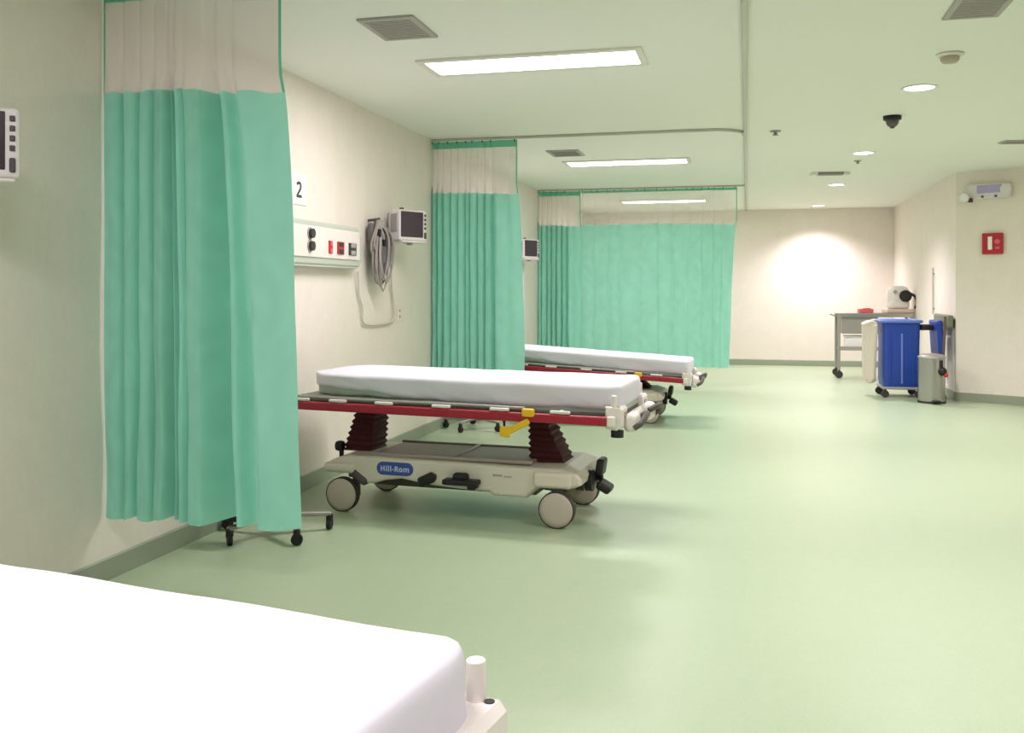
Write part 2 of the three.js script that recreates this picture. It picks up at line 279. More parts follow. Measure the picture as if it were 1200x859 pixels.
// ---------------------------------------------------------------- stretchers
function emblem() {
  return canvasTexture(256, 88, (g, w, h) => {
    g.fillStyle = '#3f55a4'; g.fillRect(0, 0, w, h); g.fillStyle = '#cdd3f2'; g.font = 'bold 50px sans-serif'; g.textAlign = 'center'; g.textBaseline = 'middle'; g.fillText('Hill-Rom', w / 2, h / 2 + 2);
  });
}
const emblemMat = std(0xffffff, 0.4, { map: emblem() });
function mattressGeo(L, W, Hh, r, lift = 0) {             // lift: how far the sheet's lower edge rises towards the head
  const g = new RoundedBoxGeometry(L, Hh, W, 6, r), big = new THREE.BoxGeometry(L, Hh, W, 90, 10, 40), p = big.attributes.position, inner = V(L / 2 - r, Hh / 2 - r, W / 2 - r);
  g.dispose();
  for (let i = 0; i < p.count; i++) {
    const q = V(p.getX(i), p.getY(i), p.getZ(i)), c = q.clone().clamp(inner.clone().negate(), inner), d = q.clone().sub(c);
    if (d.lengthSq() > 0) { const m = Math.max(Math.abs(d.x), Math.abs(d.y), Math.abs(d.z)); d.normalize().multiplyScalar(Math.min(r, m * 1.0)); q.copy(c).add(d); }
    const R = 0.2, dh = q.x + L / 2; if (dh < R) { const k = (W / 2 - R + Math.sqrt(Math.max(0, R * R - (R - dh) * (R - dh)))) / (W / 2); q.z *= k; }
    const F = 0.05, df = L / 2 - q.x; if (df < F) { const k = (W / 2 - F + Math.sqrt(Math.max(0, F * F - (F - df) * (F - df)))) / (W / 2); q.z *= k; }
    const side = Math.abs(q.z) / (W / 2), low = Math.max(0, Math.min(1, (Hh / 2 - q.y) / Hh));
    const w = 0.0022 * noise3(q.x * 3, q.y * 5, q.z * 3) + 0.006 * low * Math.pow(side, 4) * noise3(q.x * 7 + q.y * 18, q.y * 3, Math.sign(q.z) * 5);
    const n = V(d.x, d.y, d.z); if (n.lengthSq() < 1e-8) n.set(0, 1, 0); n.normalize(); q.addScaledVector(n, w); q.z += Math.sign(q.z) * 0.005 * low * Math.sin(q.x * 9 + q.y * 20);
    if (lift) { const t = Math.max(0, Math.min(1, (0.1 - q.x) / (L / 2 + 0.1))); q.y += lift * t * t * (3 - 2 * t) * low; }
    p.setXYZ(i, q.x, q.y, q.z);
  }
  big.deleteAttribute('normal'); big.deleteAttribute('uv');
  // weld so that the normals run smoothly over the box edges
  const key = {}, map = [], pos = []; for (let i = 0; i < p.count; i++) { const k = [p.getX(i), p.getY(i), p.getZ(i)].map(v => v.toFixed(4)).join(); if (!(k in key)) { key[k] = pos.length / 3; pos.push(p.getX(i), p.getY(i), p.getZ(i)); } map.push(key[k]); }
  const out = new THREE.BufferGeometry(); out.setAttribute('position', new THREE.Float32BufferAttribute(pos, 3)); out.setIndex(Array.from(big.index.array, i => map[i])); out.computeVertexNormals(); return out;
}
function bellows(x0b, x1b, x0t, x1t, y0, y1, wb, wt) {       // accordion boot, leaning
  const n = 8, rings = [];
  for (let k = 0; k <= 2 * n; k++) { const t = k / (2 * n), g = k % 2 ? 0 : 0.012, a = x0b + (x0t - x0b) * t - g, b = x1b + (x1t - x1b) * t + g, w = (wb + (wt - wb) * t) / 2 + g, y = y0 + (y1 - y0) * t; rings.push([[a, y, w], [b, y, w], [b, y, -w], [a, y, -w]]); }
  const pos = []; const quad = (a, b, c, d) => pos.push(...a, ...b, ...c, ...a, ...c, ...d);
  for (let k = 0; k < rings.length - 1; k++) for (let i = 0; i < 4; i++) quad(rings[k][i], rings[k][(i + 1) % 4], rings[k + 1][(i + 1) % 4], rings[k + 1][i]);
  const t = rings[rings.length - 1]; quad(t[0], t[1], t[2], t[3]); const b = rings[0]; quad(b[3], b[2], b[1], b[0]);
  const g = new THREE.BufferGeometry(); g.setAttribute('position', new THREE.Float32BufferAttribute(pos, 3)); g.computeVertexNormals(); return g;
}
function stretcher(label, [x, z], turn, dy = 0, tilt = 0) {
  const o = thing('stretcher', label, 'stretcher', [x, 0, z], turn, 'wheeled hospital stretchers');
  const L = new THREE.Matrix4().makeTranslation(0, dy, 0).multiply(new THREE.Matrix4().makeRotationZ(-tilt));
  const up = g => { g = Array.isArray(g) ? merge(g) : g; g.applyMatrix4(L); return g; };
  // --- lying surface
  mesh('mattress', up(mattressGeo(1.89, 0.68, 0.14, 0.034, 0.06).translate(0.06, 0.73, 0)), M.sheet, o).userData.label = 'mattress under a smooth white sheet';
  mesh('mattress_base', up(mattressGeo(1.87, 0.655, 0.08, 0.02).translate(0.06, 0.71, 0)), M.pad, o).userData.label = 'grey-green mattress edge below the sheet';
  mesh('litter_deck', up([rb(1.9, 0.03, 0.64, 0.01, 0.05, 0.655, 0), rb(1.7, 0.05, 0.3, 0.01, 0.05, 0.615, 0)]), M.pad, o).userData.label = 'grey-green deck under the mattress';
  mesh('litter_frame', up([rb(1.97, 0.035, 0.03, 0.008, 0.0, 0.632, 0.345), rb(1.97, 0.035, 0.03, 0.008, 0.0, 0.632, -0.345), rb(0.04, 0.04, 0.72, 0.01, -0.97, 0.632, 0), rb(0.04, 0.04, 0.66, 0.01, 0.98, 0.625, 0)]), M.dark, o);
  for (const s of [1, -1]) {
    const r = mesh('side_rail', up([rb(1.92, 0.05, 0.026, 0.012, 0.0, 0.617, s * 0.415)]), M.red, o); r.userData.label = 'red side rail, lowered';
    mesh('end_cap', up(rb(0.045, 0.056, 0.032, 0.01, 0.978, 0.617, s * 0.415)), M.white, r);
    for (const xx of [-0.86, -0.62, -0.33, 0.02, 0.36, 0.7]) mesh('rail_bracket', up([rb(0.11, 0.016, 0.024, 0.005, xx, 0.652, s * 0.41), rb(0.02, 0.05, 0.05, 0.004, xx, 0.635, s * 0.385)]), M.white, r);
    mesh('folded_tube', up([tube([[-0.94, 0.668, s * 0.395], [-0.4, 0.662, s * 0.397], [0.1, 0.664, s * 0.396], [0.5, 0.662, s * 0.396]], 0.009, 20)]), M.dull, r);
    const h = mesh('release_handle', up([rb(0.07, 0.045, 0.03, 0.012, 0.53, 0.645, s * 0.432), rb(0.17, 0.035, 0.022, 0.012).rotateZ(0.5).translate(0.46, 0.56, s * 0.43), rb(0.06, 0.06, 0.02, 0.02, 0.4, 0.535, s * 0.43)]), M.yellow, o); h.userData.label = 'yellow release handle';
    // foot-end corner: moulded block with a socket, a short post, a bumper and a folding push handle
    const b = mesh('corner_block', up([profile([[0.94, 0.575], [1.0, 0.565], [1.03, 0.585], [1.03, 0.675], [1.018, 0.69], [0.94, 0.69]], 0.15, 0.008).translate(0, 0, s * 0.315)]), M.white, o); b.userData.label = 'white moulded corner block';
    mesh('socket', up(cyl(0.008, 0.008, 0.006, 1.008, 0.689, s * 0.37, 20)), M.rubber, b);
    mesh('slot', up(rb(0.01, 0.03, 0.06, 0.003, 1.03, 0.645, s * 0.3)), M.tray, b);
    mesh('foot_post', up([cyl(0.015, 0.016, 0.084, 0.985, 0.705, s * 0.372, 24), new THREE.SphereGeometry(0.015, 20, 8, 0, 7, 0, 1.57).scale(1, 0.3, 1).translate(0.985, 0.747, s * 0.372)]), M.white, b);
    const k = mesh('end_handle', up([rb(0.07, 0.1, 0.16, 0.03, 1.06, 0.6, s * 0.25)]), M.white, o);
    mesh('grip', up(tube([[1.08, 0.575, s * 0.32], [1.115, 0.6, s * 0.31], [1.13, 0.635, s * 0.25], [1.125, 0.64, s * 0.18], [1.08, 0.615, s * 0.15]], 0.016, 24, 10)), M.dark, k).userData.label = 'dark grey grip';
    mesh('bumper', up(cyl(0.034, 0.034, 0.035, 1.0, 0.548, s * 0.36, 20)), M.black, o);
  }
  mesh('foot_bar', up(rb(0.05, 0.06, 0.56, 0.02, 1.02, 0.6, 0)), M.white, o);
  // --- lift
  const top = dyAt => 0.6 + dy - Math.sin(tilt) * dyAt;
  mesh('bellows', bellows(-0.73, -0.56, -0.64, -0.535, 0.322, top(-0.55), 0.2, 0.17), M.maroon, o).userData.label = 'dark maroon accordion boot at head end';
  mesh('bellows', bellows(0.455, 0.645, 0.44, 0.51, 0.315, top(0.5), 0.2, 0.17), M.maroon, o).userData.label = 'dark maroon accordion boot at foot end';
  // --- wheeled base
  const out = [[-0.77, 0.225], [-0.775, 0.265], [-0.71, 0.3], [-0.62, 0.322], [-0.5, 0.325], [0.52, 0.315], [0.6, 0.318], [0.68, 0.32], [0.76, 0.295], [0.79, 0.265], [0.785, 0.23], [0.74, 0.21], [0.68, 0.225], [0.56, 0.22], [0.52, 0.185], [0.48, 0.145], [0.28, 0.145], [0.26, 0.165], [0.05, 0.17], [-0.1, 0.18], [-0.18, 0.19], [-0.28, 0.205], [-0.38, 0.19], [-0.46, 0.165], [-0.52, 0.165], [-0.56, 0.205], [-0.6, 0.222]];
  mesh('base_cover', profile(out, 0.56, 0.02), M.shell, o).userData.label = 'cream moulded base cover';
  mesh('storage_tray', [rb(0.98, 0.02, 0.44, 0.008, 0, 0.323, 0), rb(0.03, 0.03, 0.46, 0.008, 0.02, 0.329, 0), rb(1.0, 0.022, 0.016, 0.006, 0, 0.333, 0.23), rb(1.0, 0.022, 0.016, 0.006, 0, 0.333, -0.23)], M.tray, o);
  mesh('undercarriage', [rb(1.0, 0.06, 0.3, 0.01, 0, 0.165, 0)], M.dark, o);
  for (const s of [1, -1]) {
    const em = mesh('emblem', new THREE.ExtrudeGeometry((() => { const w = 0.115, r = 0.038, sh = new THREE.Shape(); sh.moveTo(-w + r, -r); sh.lineTo(w - r, -r); sh.absarc(w - r, 0, r, -Math.PI / 2, Math.PI / 2); sh.lineTo(-w + r, r); sh.absarc(-w + r, 0, r, Math.PI / 2, Math.PI * 1.5); return sh; })(), { depth: 0.004, bevelEnabled: false, curveSegments: 10 }), emblemMat, o);
    const p = em.geometry.attributes.position, uv = em.geometry.attributes.uv; for (let i = 0; i < p.count; i++) uv.setXY(i, (p.getX(i) + 0.115) / 0.23, (p.getY(i) + 0.038) / 0.076);
    em.position.set(-0.315, 0.262, s * 0.279); if (s < 0) em.rotation.y = Math.PI; em.userData.label = 'blue oval emblem with white lettering';
    mesh('maker_mark', [rb(0.055, 0.012, 0.003, 0.001, 0.31, 0.262, s * 0.281), rb(0.045, 0.008, 0.003, 0.001, 0.372, 0.258, s * 0.281)], M.greyPlastic, o);
    mesh('fender', rb(0.22, 0.09, 0.05, 0.024, 0.63, 0.255, s * 0.285), M.shell, o); mesh('fender', rb(0.2, 0.06, 0.05, 0.024, -0.67, 0.25, s * 0.28), M.shell, o);
    mesh('brake_pedal', [rb(0.1, 0.06, 0.05, 0.016).rotateZ(0.45).translate(-0.11, 0.215, s * 0.295), rb(0.06, 0.04, 0.06, 0.014, -0.085, 0.23, s * 0.29)], M.black, o);
    mesh('lift_pedal', [rb(0.21, 0.032, 0.08, 0.012, 0.11, 0.22, s * 0.32), rb(0.09, 0.065, 0.06, 0.02, 0.1, 0.235, s * 0.3), rb(0.05, 0.03, 0.07, 0.01, 0.18, 0.2, s * 0.32)], M.black, o);
    for (const e of [-1, 1]) {
      const w = mesh('wheel', cyl(0.1, 0.1, 0.042, 0, 0, 0, 40).rotateX(Math.PI / 2), M.rubber, o); w.position.set(e * 0.64 + (e > 0 ? 0.02 : 0), 0.1, s * 0.3);
      const cap = new THREE.LatheGeometry([[0, 0.03], [0.03, 0.031], [0.07, 0.028], [0.093, 0.0235], [0.096, 0.0], [0.096, -0.0], [0.093, -0.0235], [0.07, -0.028], [0, -0.03]].map(q => new THREE.Vector2(q[0], q[1])).reverse(), 40).rotateX(Math.PI / 2);
      mesh('wheel_cover', cap, M.wheel, w).userData.label = 'pale beige wheel disc';
      mesh('caster_fork', [rb(0.14, 0.05, 0.075, 0.02).rotateZ(-0.6).translate(e * 0.6 + 0.045, 0.205, s * 0.255), rb(0.05, 0.14, 0.012, 0.005, e * 0.61 + 0.04, 0.16, s * 0.262), cyl(0.03, 0.03, 0.08, e * 0.6, 0.235, s * 0.24)], M.dark, o);
    }
  }
  mesh('steer_pedal', [rod([0.77, 0.22, -0.04], [0.84, 0.22, -0.04], 0.02), rb(0.045, 0.1, 0.12, 0.018).rotateZ(-0.15).translate(0.835, 0.29, -0.02), rb(0.085, 0.05, 0.12, 0.018).rotateZ(-0.5).translate(0.865, 0.185, 0.02), cyl(0.06, 0.06, 0.04).rotateZ(Math.PI / 2).translate(0.785, 0.22, 0.05)], M.black, o).userData.label = 'black two-way foot pedal';
  mesh('end_knob', [rb(0.055, 0.06, 0.06, 0.02, -0.765, 0.345, 0.1), cyl(0.014, 0.014, 0.08, -0.755, 0.3, 0.1)], M.black, o);
  return o;
}
stretcher('made-up stretcher by the patient monitor with hanging cables', [1.14, -5.42], -0.07, 0, 0.01);
stretcher('low tilted stretcher standing in front of the drawn-out curtain', [1.21, -9.55], -0.01, -0.13, 0.058);
stretcher('stretcher with smooth white sheet beside the nearest wall monitor', [1.355, -1.158], -0.169);

// ---------------------------------------------------------------- wheeled stands behind the curtains
function stand(label, x, z, a0, box_) {
  const o = thing('rolling_stand', label, 'stand', [x, 0, z], 0, 'wheeled stands behind curtains');
  mesh('hub', [cyl(0.05, 0.055, 0.05, 0, 0.105, 0), cyl(0.03, 0.04, 0.04, 0, 0.15, 0)], M.dull, o);
  mesh('pole', cyl(0.016, 0.016, 0.95, 0, 0.62, 0, 16), M.steel, o);
  for (let k = 0; k < 5; k++) {
    const a = a0 + k * Math.PI * 0.4, c = Math.cos(a), s = Math.sin(a), r = 0.29;
    const leg = mesh('leg', rb(r - 0.03, 0.022, 0.036, 0.008, r / 2 + 0.02, 0.1, 0).rotateZ(-0.05).rotateY(-a), M.dull, o);
    mesh('caster', [cyl(0.03, 0.03, 0.022, 0, 0, 0, 20).rotateX(Math.PI / 2).rotateY(-a + 1.1).translate(c * r, 0.03, s * r), rb(0.03, 0.045, 0.04, 0.01, c * r, 0.062, s * r)], M.black, leg);
  }
  if (box_) { const b = mesh('battery_box', rb(0.17, 0.1, 0.12, 0.012, -0.1, 0.17, 0.22), M.black, o); b.userData.label = 'black box on the stand'; mesh('warning_sticker', rb(0.1, 0.03, 0.004, 0.001, 0.07, 0.135, 0.09).rotateY(0.2), std(0x9b4a4e, 0.6), o); }
  return o;
}
stand('rolling stand with a black box behind the nearest bunched curtain', 0.34, -4.6, 1.95, true);
stand('rolling stand with bare legs under the second bunched curtain', 0.33, -8.52, 0.55, false);

// ---------------------------------------------------------------- wall beside the beds
{ // medical supply console
  const o = thing('bedhead_console', 'white wall console with red sockets above the made-up stretcher', 'wall console', [0, 1.6, -5.73]);
  const prof = [[0, -0.135], [0.07, -0.135], [0.105, -0.11], [0.105, 0.09], [0.07, 0.135], [0, 0.135]];
  const shellG = new THREE.ExtrudeGeometry((() => { const s = new THREE.Shape(), w = 0.66, h = 0.14, c = 0.07; s.moveTo(-w, -h + c); s.lineTo(-w + c * 0.6, -h); s.lineTo(w - c * 0.6, -h); s.lineTo(w, -h + c * 0.6); s.lineTo(w, h - c); s.lineTo(w - c, h); s.lineTo(-w + c, h); s.lineTo(-w, h - c); s.closePath(); return s; })(), { depth: 0.07, bevelEnabled: true, bevelSize: 0.012, bevelThickness: 0.012, bevelOffset: -0.012, bevelSegments: 3 });
  mesh('housing', shellG.rotateY(Math.PI / 2).translate(0.002, 0, 0), M.consoleFrame, o);
  mesh('front_panel', rb(0.012, 0.2, 1.2, 0.005, 0.088, 0.005, 0), M.console, o);
  const outlet = (z, y, m, w, h, name) => { const p = mesh(name, rb(0.012, h, w, 0.003, 0.097, y, z), m, o); return p; };
  // -z is farther from the camera
  const gas = (z, y) => { const p = mesh('gas_outlet', cyl(0.03, 0.03, 0.03).rotateZ(-Math.PI / 2).translate(0.105, y, z), M.socketDark, o); mesh('ring', new THREE.TorusGeometry(0.034, 0.006, 8, 24).rotateY(Math.PI / 2).translate(0.095, y, z), M.greyPlastic, p); };
  gas(0.2, 0.055); gas(0.2, -0.025);
  const sock = (z, m, w) => { const p = outlet(z, -0.02, m, w, 0.085, 'socket'); for (const yy of [0.005, -0.045]) mesh('socket_face', rb(0.008, 0.03, w * 0.62, 0.003, 0.103, yy, z), m === M.socketDark ? M.greyPlastic : m === M.alarm ? M.socketDark : M.pinkRed, p); };
  sock(-0.1, M.socketRed, 0.05); sock(-0.26, M.alarm, 0.1); sock(-0.46, M.socketDark, 0.12);
  mesh('bottom_rail', rb(0.07, 0.02, 1.2, 0.006, 0.04, -0.145, 0), M.consoleFrame, o);
}
{ // bay number
  const o = thing('bay_number_sign', 'white plaque with a black number two on the wall', 'sign', [0, 1.94, -5.5]);
  mesh('plaque', rb(0.006, 0.2, 0.32, 0.002, 0.004, 0, 0), M.signWhite, o);
  const t = canvasTexture(160, 200, (g, w, h) => { g.fillStyle = '#f5f2f2'; g.fillRect(0, 0, w, h); g.fillStyle = '#2a2a30'; g.font = 'bold 190px sans-serif'; g.textAlign = 'center'; g.textBaseline = 'middle'; g.fillText('2', w / 2, h / 2 + 8); });
  const p = mesh('numeral', new THREE.PlaneGeometry(0.13, 0.15).rotateY(Math.PI / 2).translate(0.0085, 0, -0.05), std(0xffffff, 0.5, { map: t }), o); p.userData.label = 'black number 2';
}
function monitor(label, [x, y, z], turn, facing, group) {
  const o = thing('patient_monitor', label, 'monitor', [x, y, z], turn, group);
  const f = new THREE.Matrix4().makeRotationY(facing), R = g => { g = Array.isArray(g) ? merge(g) : g; g.applyMatrix4(f); return g; };
  // seen from the front, looking along -z: buttons on the right of the screen
  mesh('case', R([rb(0.3, 0.245, 0.1, 0.018, 0, 0, -0.05), rb(0.25, 0.2, 0.07, 0.02, -0.01, 0, -0.12)]), M.plastic, o);
  mesh('screen', R(rb(0.24, 0.2, 0.006, 0.003, -0.016, 0.008, 0.001)), M.screen, o);
  for (let k = 0; k < 4; k++) mesh('button', R(rb(0.018, 0.02, 0.008, 0.004, 0.126, 0.085 - 0.034 * k, 0.003)), M.button, o);
  mesh('alarm_key', R(rb(0.02, 0.05, 0.012, 0.006, 0.126, -0.075, 0.004)), M.button, o);
  mesh('alarm_light', R(rb(0.03, 0.02, 0.03, 0.008, -0.08, 0.13, -0.05)), M.dark, o);
  mesh('wall_plate', rb(0.02, 0.26, 0.09, 0.006, 0.012 - x, -0.02, -0.1), M.greyPlastic, o);
  mesh('arm', [rod([0.02 - x, -0.1, -0.1], [-0.05, -0.13, -0.05], 0.016), cyl(0.024, 0.024, 0.03, -0.05, -0.135, -0.05)], M.greyPlastic, o);
  mesh('tray', R(rb(0.27, 0.012, 0.17, 0.005, 0, -0.128, -0.07)), M.white, o);
  mesh('side_module', R([rb(0.012, 0.14, 0.07, 0.004, -0.152, 0.02, -0.06)]), M.greyPlastic, o);
  return o;
}
{ const by = 1.8;
  const spots = [[0.24, by, -7.05], [0.19, by, -11.5], [0.245, by, -2.66]];
  monitor('patient monitor above a tangle of hanging grey cables', spots[0], 0, 1.12, 'wall-mounted patient monitors');
  monitor('small patient monitor on wall arm beside the far bunched curtain', spots[1], 0, 1.1, 'wall-mounted patient monitors');
  monitor('patient monitor with a column of buttons on the bare wall', spots[2], 0, 0.75, 'wall-mounted patient monitors');
}
{ // bundle of leads hanging from a hook, and the cuff behind
  const o = thing('cable_bundle', 'tangle of grey monitor cables hanging below the monitor', 'cables', [0.05, 1.7, -6.7]);
  mesh('hook', rod([-0.045, 0.12, 0], [0.05, 0.13, 0], 0.01), M.dark, o);
  for (let k = 0; k < 22; k++) {
    const w = 0.06 + 0.16 * rnd(), d = 0.12 + 0.3 * rnd(), zo = (rnd() - 0.5) * 0.1 - 0.02, xo = rnd() * 0.06, m = [M.cable, M.cableDark, M.greyPlastic][k % 3];
    mesh('lead', tube([[xo * 0.4, 0.12, zo * 0.4], [xo + 0.01, 0.0 + 0.03 * rnd(), zo - w * 0.7], [xo, -d * 0.6, zo - w * 0.9], [xo + 0.01, -d, zo - 0.03 * rnd()], [xo + 0.02, -d * 0.55, zo + w * 0.6], [xo * 0.4 + 0.03, 0.12, zo * 0.4]], 0.006 + 0.004 * rnd(), 28, 6), m, o);
  }
  mesh('pressure_cuff', [rb(0.05, 0.16, 0.1, 0.03, 0.0, 0.02, 0.03), rb(0.05, 0.14, 0.1, 0.02, 0.04, -0.14, -0.05)], M.cableDark, o).userData.label = 'dark grey folded pressure cuff';
  mesh('connector', [rb(0.04, 0.06, 0.03, 0.01, 0.06, 0.02, 0.05), rb(0.04, 0.05, 0.03, 0.01, 0.07, -0.05, -0.02)], M.black, o);
  const c = thing('power_cord', 'thin pale cord looping down from the wall console', 'cord', [0, 0, 0]);
  mesh('cable', tube([[0.03, 1.43, -6.44], [0.03, 1.38, -6.45], [0.02, 1.25, -6.49], [0.02, 1.16, -6.55], [0.02, 1.06, -6.56], [0.02, 1.035, -6.66], [0.02, 1.03, -6.9], [0.02, 1.035, -7.1], [0.02, 1.07, -7.2], [0.02, 1.15, -7.2], [0.02, 1.3, -7.15], [0.05, 1.5, -7.05]], 0.008, 80, 8), M.cord, c);
  const s = thing('wall_outlet', 'faint white outlet plate near the second bunched curtain', 'outlet', [0, 1.1, -7.35]);
  mesh('plate', rb(0.01, 0.12, 0.08, 0.003, 0.006, 0, 0), M.wall, s); mesh('socket', [cyl(0.012, 0.012, 0.006).rotateZ(Math.PI / 2).translate(0.012, 0.025, 0), cyl(0.012, 0.012, 0.006).rotateZ(Math.PI / 2).translate(0.012, -0.025, 0)], M.greyPlastic, s);
}
{ // far monitor: conduit on the wall and a black handset
  const o = thing('wall_conduit', 'pale vertical cable duct under the small far monitor', 'cable duct', [0, 0, -11.75]);
  mesh('duct', rb(0.04, 1.3, 0.06, 0.008, 0.02, 0.98, 0), M.white, o);
  const h = thing('pressure_gauge', 'black round pressure gauge on the wall beside the cable duct', 'gauge', [0, 0.98, -11.5]);
  mesh('body', cyl(0.085, 0.085, 0.06).rotateZ(Math.PI / 2).scale(1, 1.3, 1).translate(0.04, 0, 0), M.black, h); mesh('bracket', rb(0.02, 0.12, 0.06, 0.004, 0.01, 0.13, -0.02), M.greyPlastic, h);
}

// ---------------------------------------------------------------- slanting wall: alarm box, emergency light
const slant = (s, y, off = 0) => { const dx = ANG[0] - XR, dz = ANG[1] - ZC, l = Math.hypot(dx, dz); return [XR + dx / l * s - dz / l * off, y, ZC + dz / l * s + dx / l * off]; };
const slantTurn = -Math.atan2(ANG[1] - ZC, ANG[0] - XR);
{
  const o = thing('fire_alarm_box', 'red square fire alarm box on the slanting wall', 'alarm', slant(0.405, 1.82), slantTurn);
  mesh('case', rb(0.22, 0.24, 0.05, 0.012, 0, 0, 0.026), M.alarm, o);
  mesh('white_bar', rb(0.045, 0.15, 0.006, 0.002, -0.022, 0.005, 0.052), M.signWhite, o);
  mesh('button', [cyl(0.028, 0.03, 0.014).rotateX(Math.PI / 2).translate(0.055, 0.02, 0.056), rb(0.05, 0.03, 0.008, 0.003, 0.055, -0.05, 0.053)], M.pinkRed, o);
  const e = thing('emergency_light', 'white twin-lamp emergency light high on the slanting wall', 'emergency light', slant(0.33, 2.39), slantTurn);
  mesh('housing', [rb(0.46, 0.17, 0.07, 0.016, 0.04, 0.03, 0.036)], M.plastic, e);
  mesh('cover', rb(0.26, 0.09, 0.012, 0.004, 0.05, 0.05, 0.074), M.lilac, e).userData.label = 'lilac tinted cover';
  for (const x of [-0.2, 0.24]) {
    const l = mesh('lamp_head', cyl(0.06, 0.045, 0.07).rotateX(Math.PI / 2).translate(x, x < 0 ? -0.045 : 0.03, 0.11), x < 0 ? M.chrome : M.plastic, e);
    mesh('reflector', cyl(0.05, 0.05, 0.008).rotateX(Math.PI / 2).translate(x, x < 0 ? -0.045 : 0.03, 0.146), x < 0 ? M.signWhite : M.plastic, l);
  }
  mesh('indicator', rb(0.05, 0.05, 0.03, 0.01, -0.14, -0.07, 0.1), std(0x5a2a26, 0.5), e);
  for (const x of [-0.02, 0.12]) mesh('knob', cyl(0.014, 0.014, 0.016).rotateX(Math.PI / 2).translate(x, -0.035, 0.076), M.dark, e);
}

// ---------------------------------------------------------------- cleaning corner
{ // steel trolley
  const X0 = 4.07, X1 = 5.1, Z0 = -14.6, Z1 = -15.1, cx = (X0 + X1) / 2, cz = (Z0 + Z1) / 2, W = X1 - X0, D = Z0 - Z1;
  const o = thing('steel_trolley', 'stainless steel trolley against the end of the ward', 'trolley', [cx, 0, cz]);
  mesh('top_shelf', [rb(W, 0.025, D, 0.006, 0, 0.94, 0), rb(W, 0.05, 0.015, 0.004, 0, 0.92, D / 2 - 0.01), rb(W, 0.05, 0.015, 0.004, 0, 0.92, -D / 2 + 0.01)], M.steel, o);
  mesh('lower_shelf', [rb(W - 0.04, 0.025, D - 0.04, 0.006, 0, 0.42, 0), rb(W - 0.04, 0.05, 0.012, 0.004, 0, 0.44, D / 2 - 0.03)], M.dull, o);
  mesh('drawer', rb(0.5, 0.26, D - 0.08, 0.01, -0.2, 0.78, 0), M.dull, o);
  for (const sx of [-1, 1]) for (const sz of [-1, 1]) {
    const l = mesh('leg', rb(0.04, 0.83, 0.04, 0.01, sx * (W / 2 - 0.02), 0.51, sz * (D / 2 - 0.02)), M.dull, o);
    mesh('caster', [cyl(0.055, 0.055, 0.03).rotateX(Math.PI / 2).translate(sx * (W / 2 - 0.02), 0.055, sz * (D / 2 - 0.02)), rb(0.03, 0.05, 0.045, 0.008, sx * (W / 2 - 0.02), 0.1, sz * (D / 2 - 0.02))], M.rubber, l);
  }
  mesh('push_handle', tube([[-W / 2, 0.9, D / 2 - 0.03], [-W / 2 - 0.05, 0.92, D / 2 - 0.03], [-W / 2 - 0.05, 0.92, -D / 2 + 0.03], [-W / 2, 0.9, -D / 2 + 0.03]], 0.012, 20), M.dull, o);
  const b = thing('storage_box', 'white open storage box on the lower trolley shelf', 'box', [4.4, 0.4325, -14.82]);
  mesh('body', rb(0.42, 0.16, 0.26, 0.02, 0, 0.09, 0), M.signWhite, b); mesh('lid', rb(0.45, 0.02, 0.29, 0.008, 0, 0.175, 0), M.plastic, b);
  const b2 = thing('storage_box', 'small white box next to the larger box on the trolley', 'box', [4.75, 0.4325, -14.8]);
  mesh('body', rb(0.16, 0.13, 0.2, 0.02, 0, 0.07, 0), M.signWhite, b2); mesh('lid', rb(0.18, 0.016, 0.22, 0.006, 0, 0.14, 0), M.plastic, b2);
  const r = thing('glove_box', 'red and pink packet lying on top of the trolley', 'packet', [4.47, 0.9525, -14.75], 0.2);
  mesh('carton', rb(0.2, 0.06, 0.12, 0.008, 0, 0.031, 0), M.pinkRed, r); mesh('flap', rb(0.1, 0.012, 0.06, 0.004, 0.02, 0.064, 0), M.alarm, r);
  const s = thing('suction_unit', 'white rounded suction unit with black front on the trolley', 'suction unit', [4.93, 0.9525, -14.85], 0.1);
  mesh('tray', rb(0.38, 0.06, 0.34, 0.02, 0, 0.03, 0), std(0xd8c3b4, 0.5), s);
  mesh('body', [rb(0.31, 0.3, 0.27, 0.11, 0, 0.25, 0, 6), rb(0.28, 0.14, 0.26, 0.05, 0, 0.13, 0)], M.white, s);
  mesh('gauge', cyl(0.085, 0.085, 0.05).rotateX(Math.PI / 2).translate(0.07, 0.25, 0.14), M.black, s);
  mesh('dial', cyl(0.026, 0.026, 0.04).rotateX(Math.PI / 2).translate(-0.07, 0.31, 0.13), M.greyPlastic, s);
  mesh('hose', tube([[0.12, 0.3, 0.1], [0.2, 0.24, 0.16], [0.22, 0.14, 0.17], [0.2, 0.07, 0.15]], 0.02, 20), M.black, s);
}
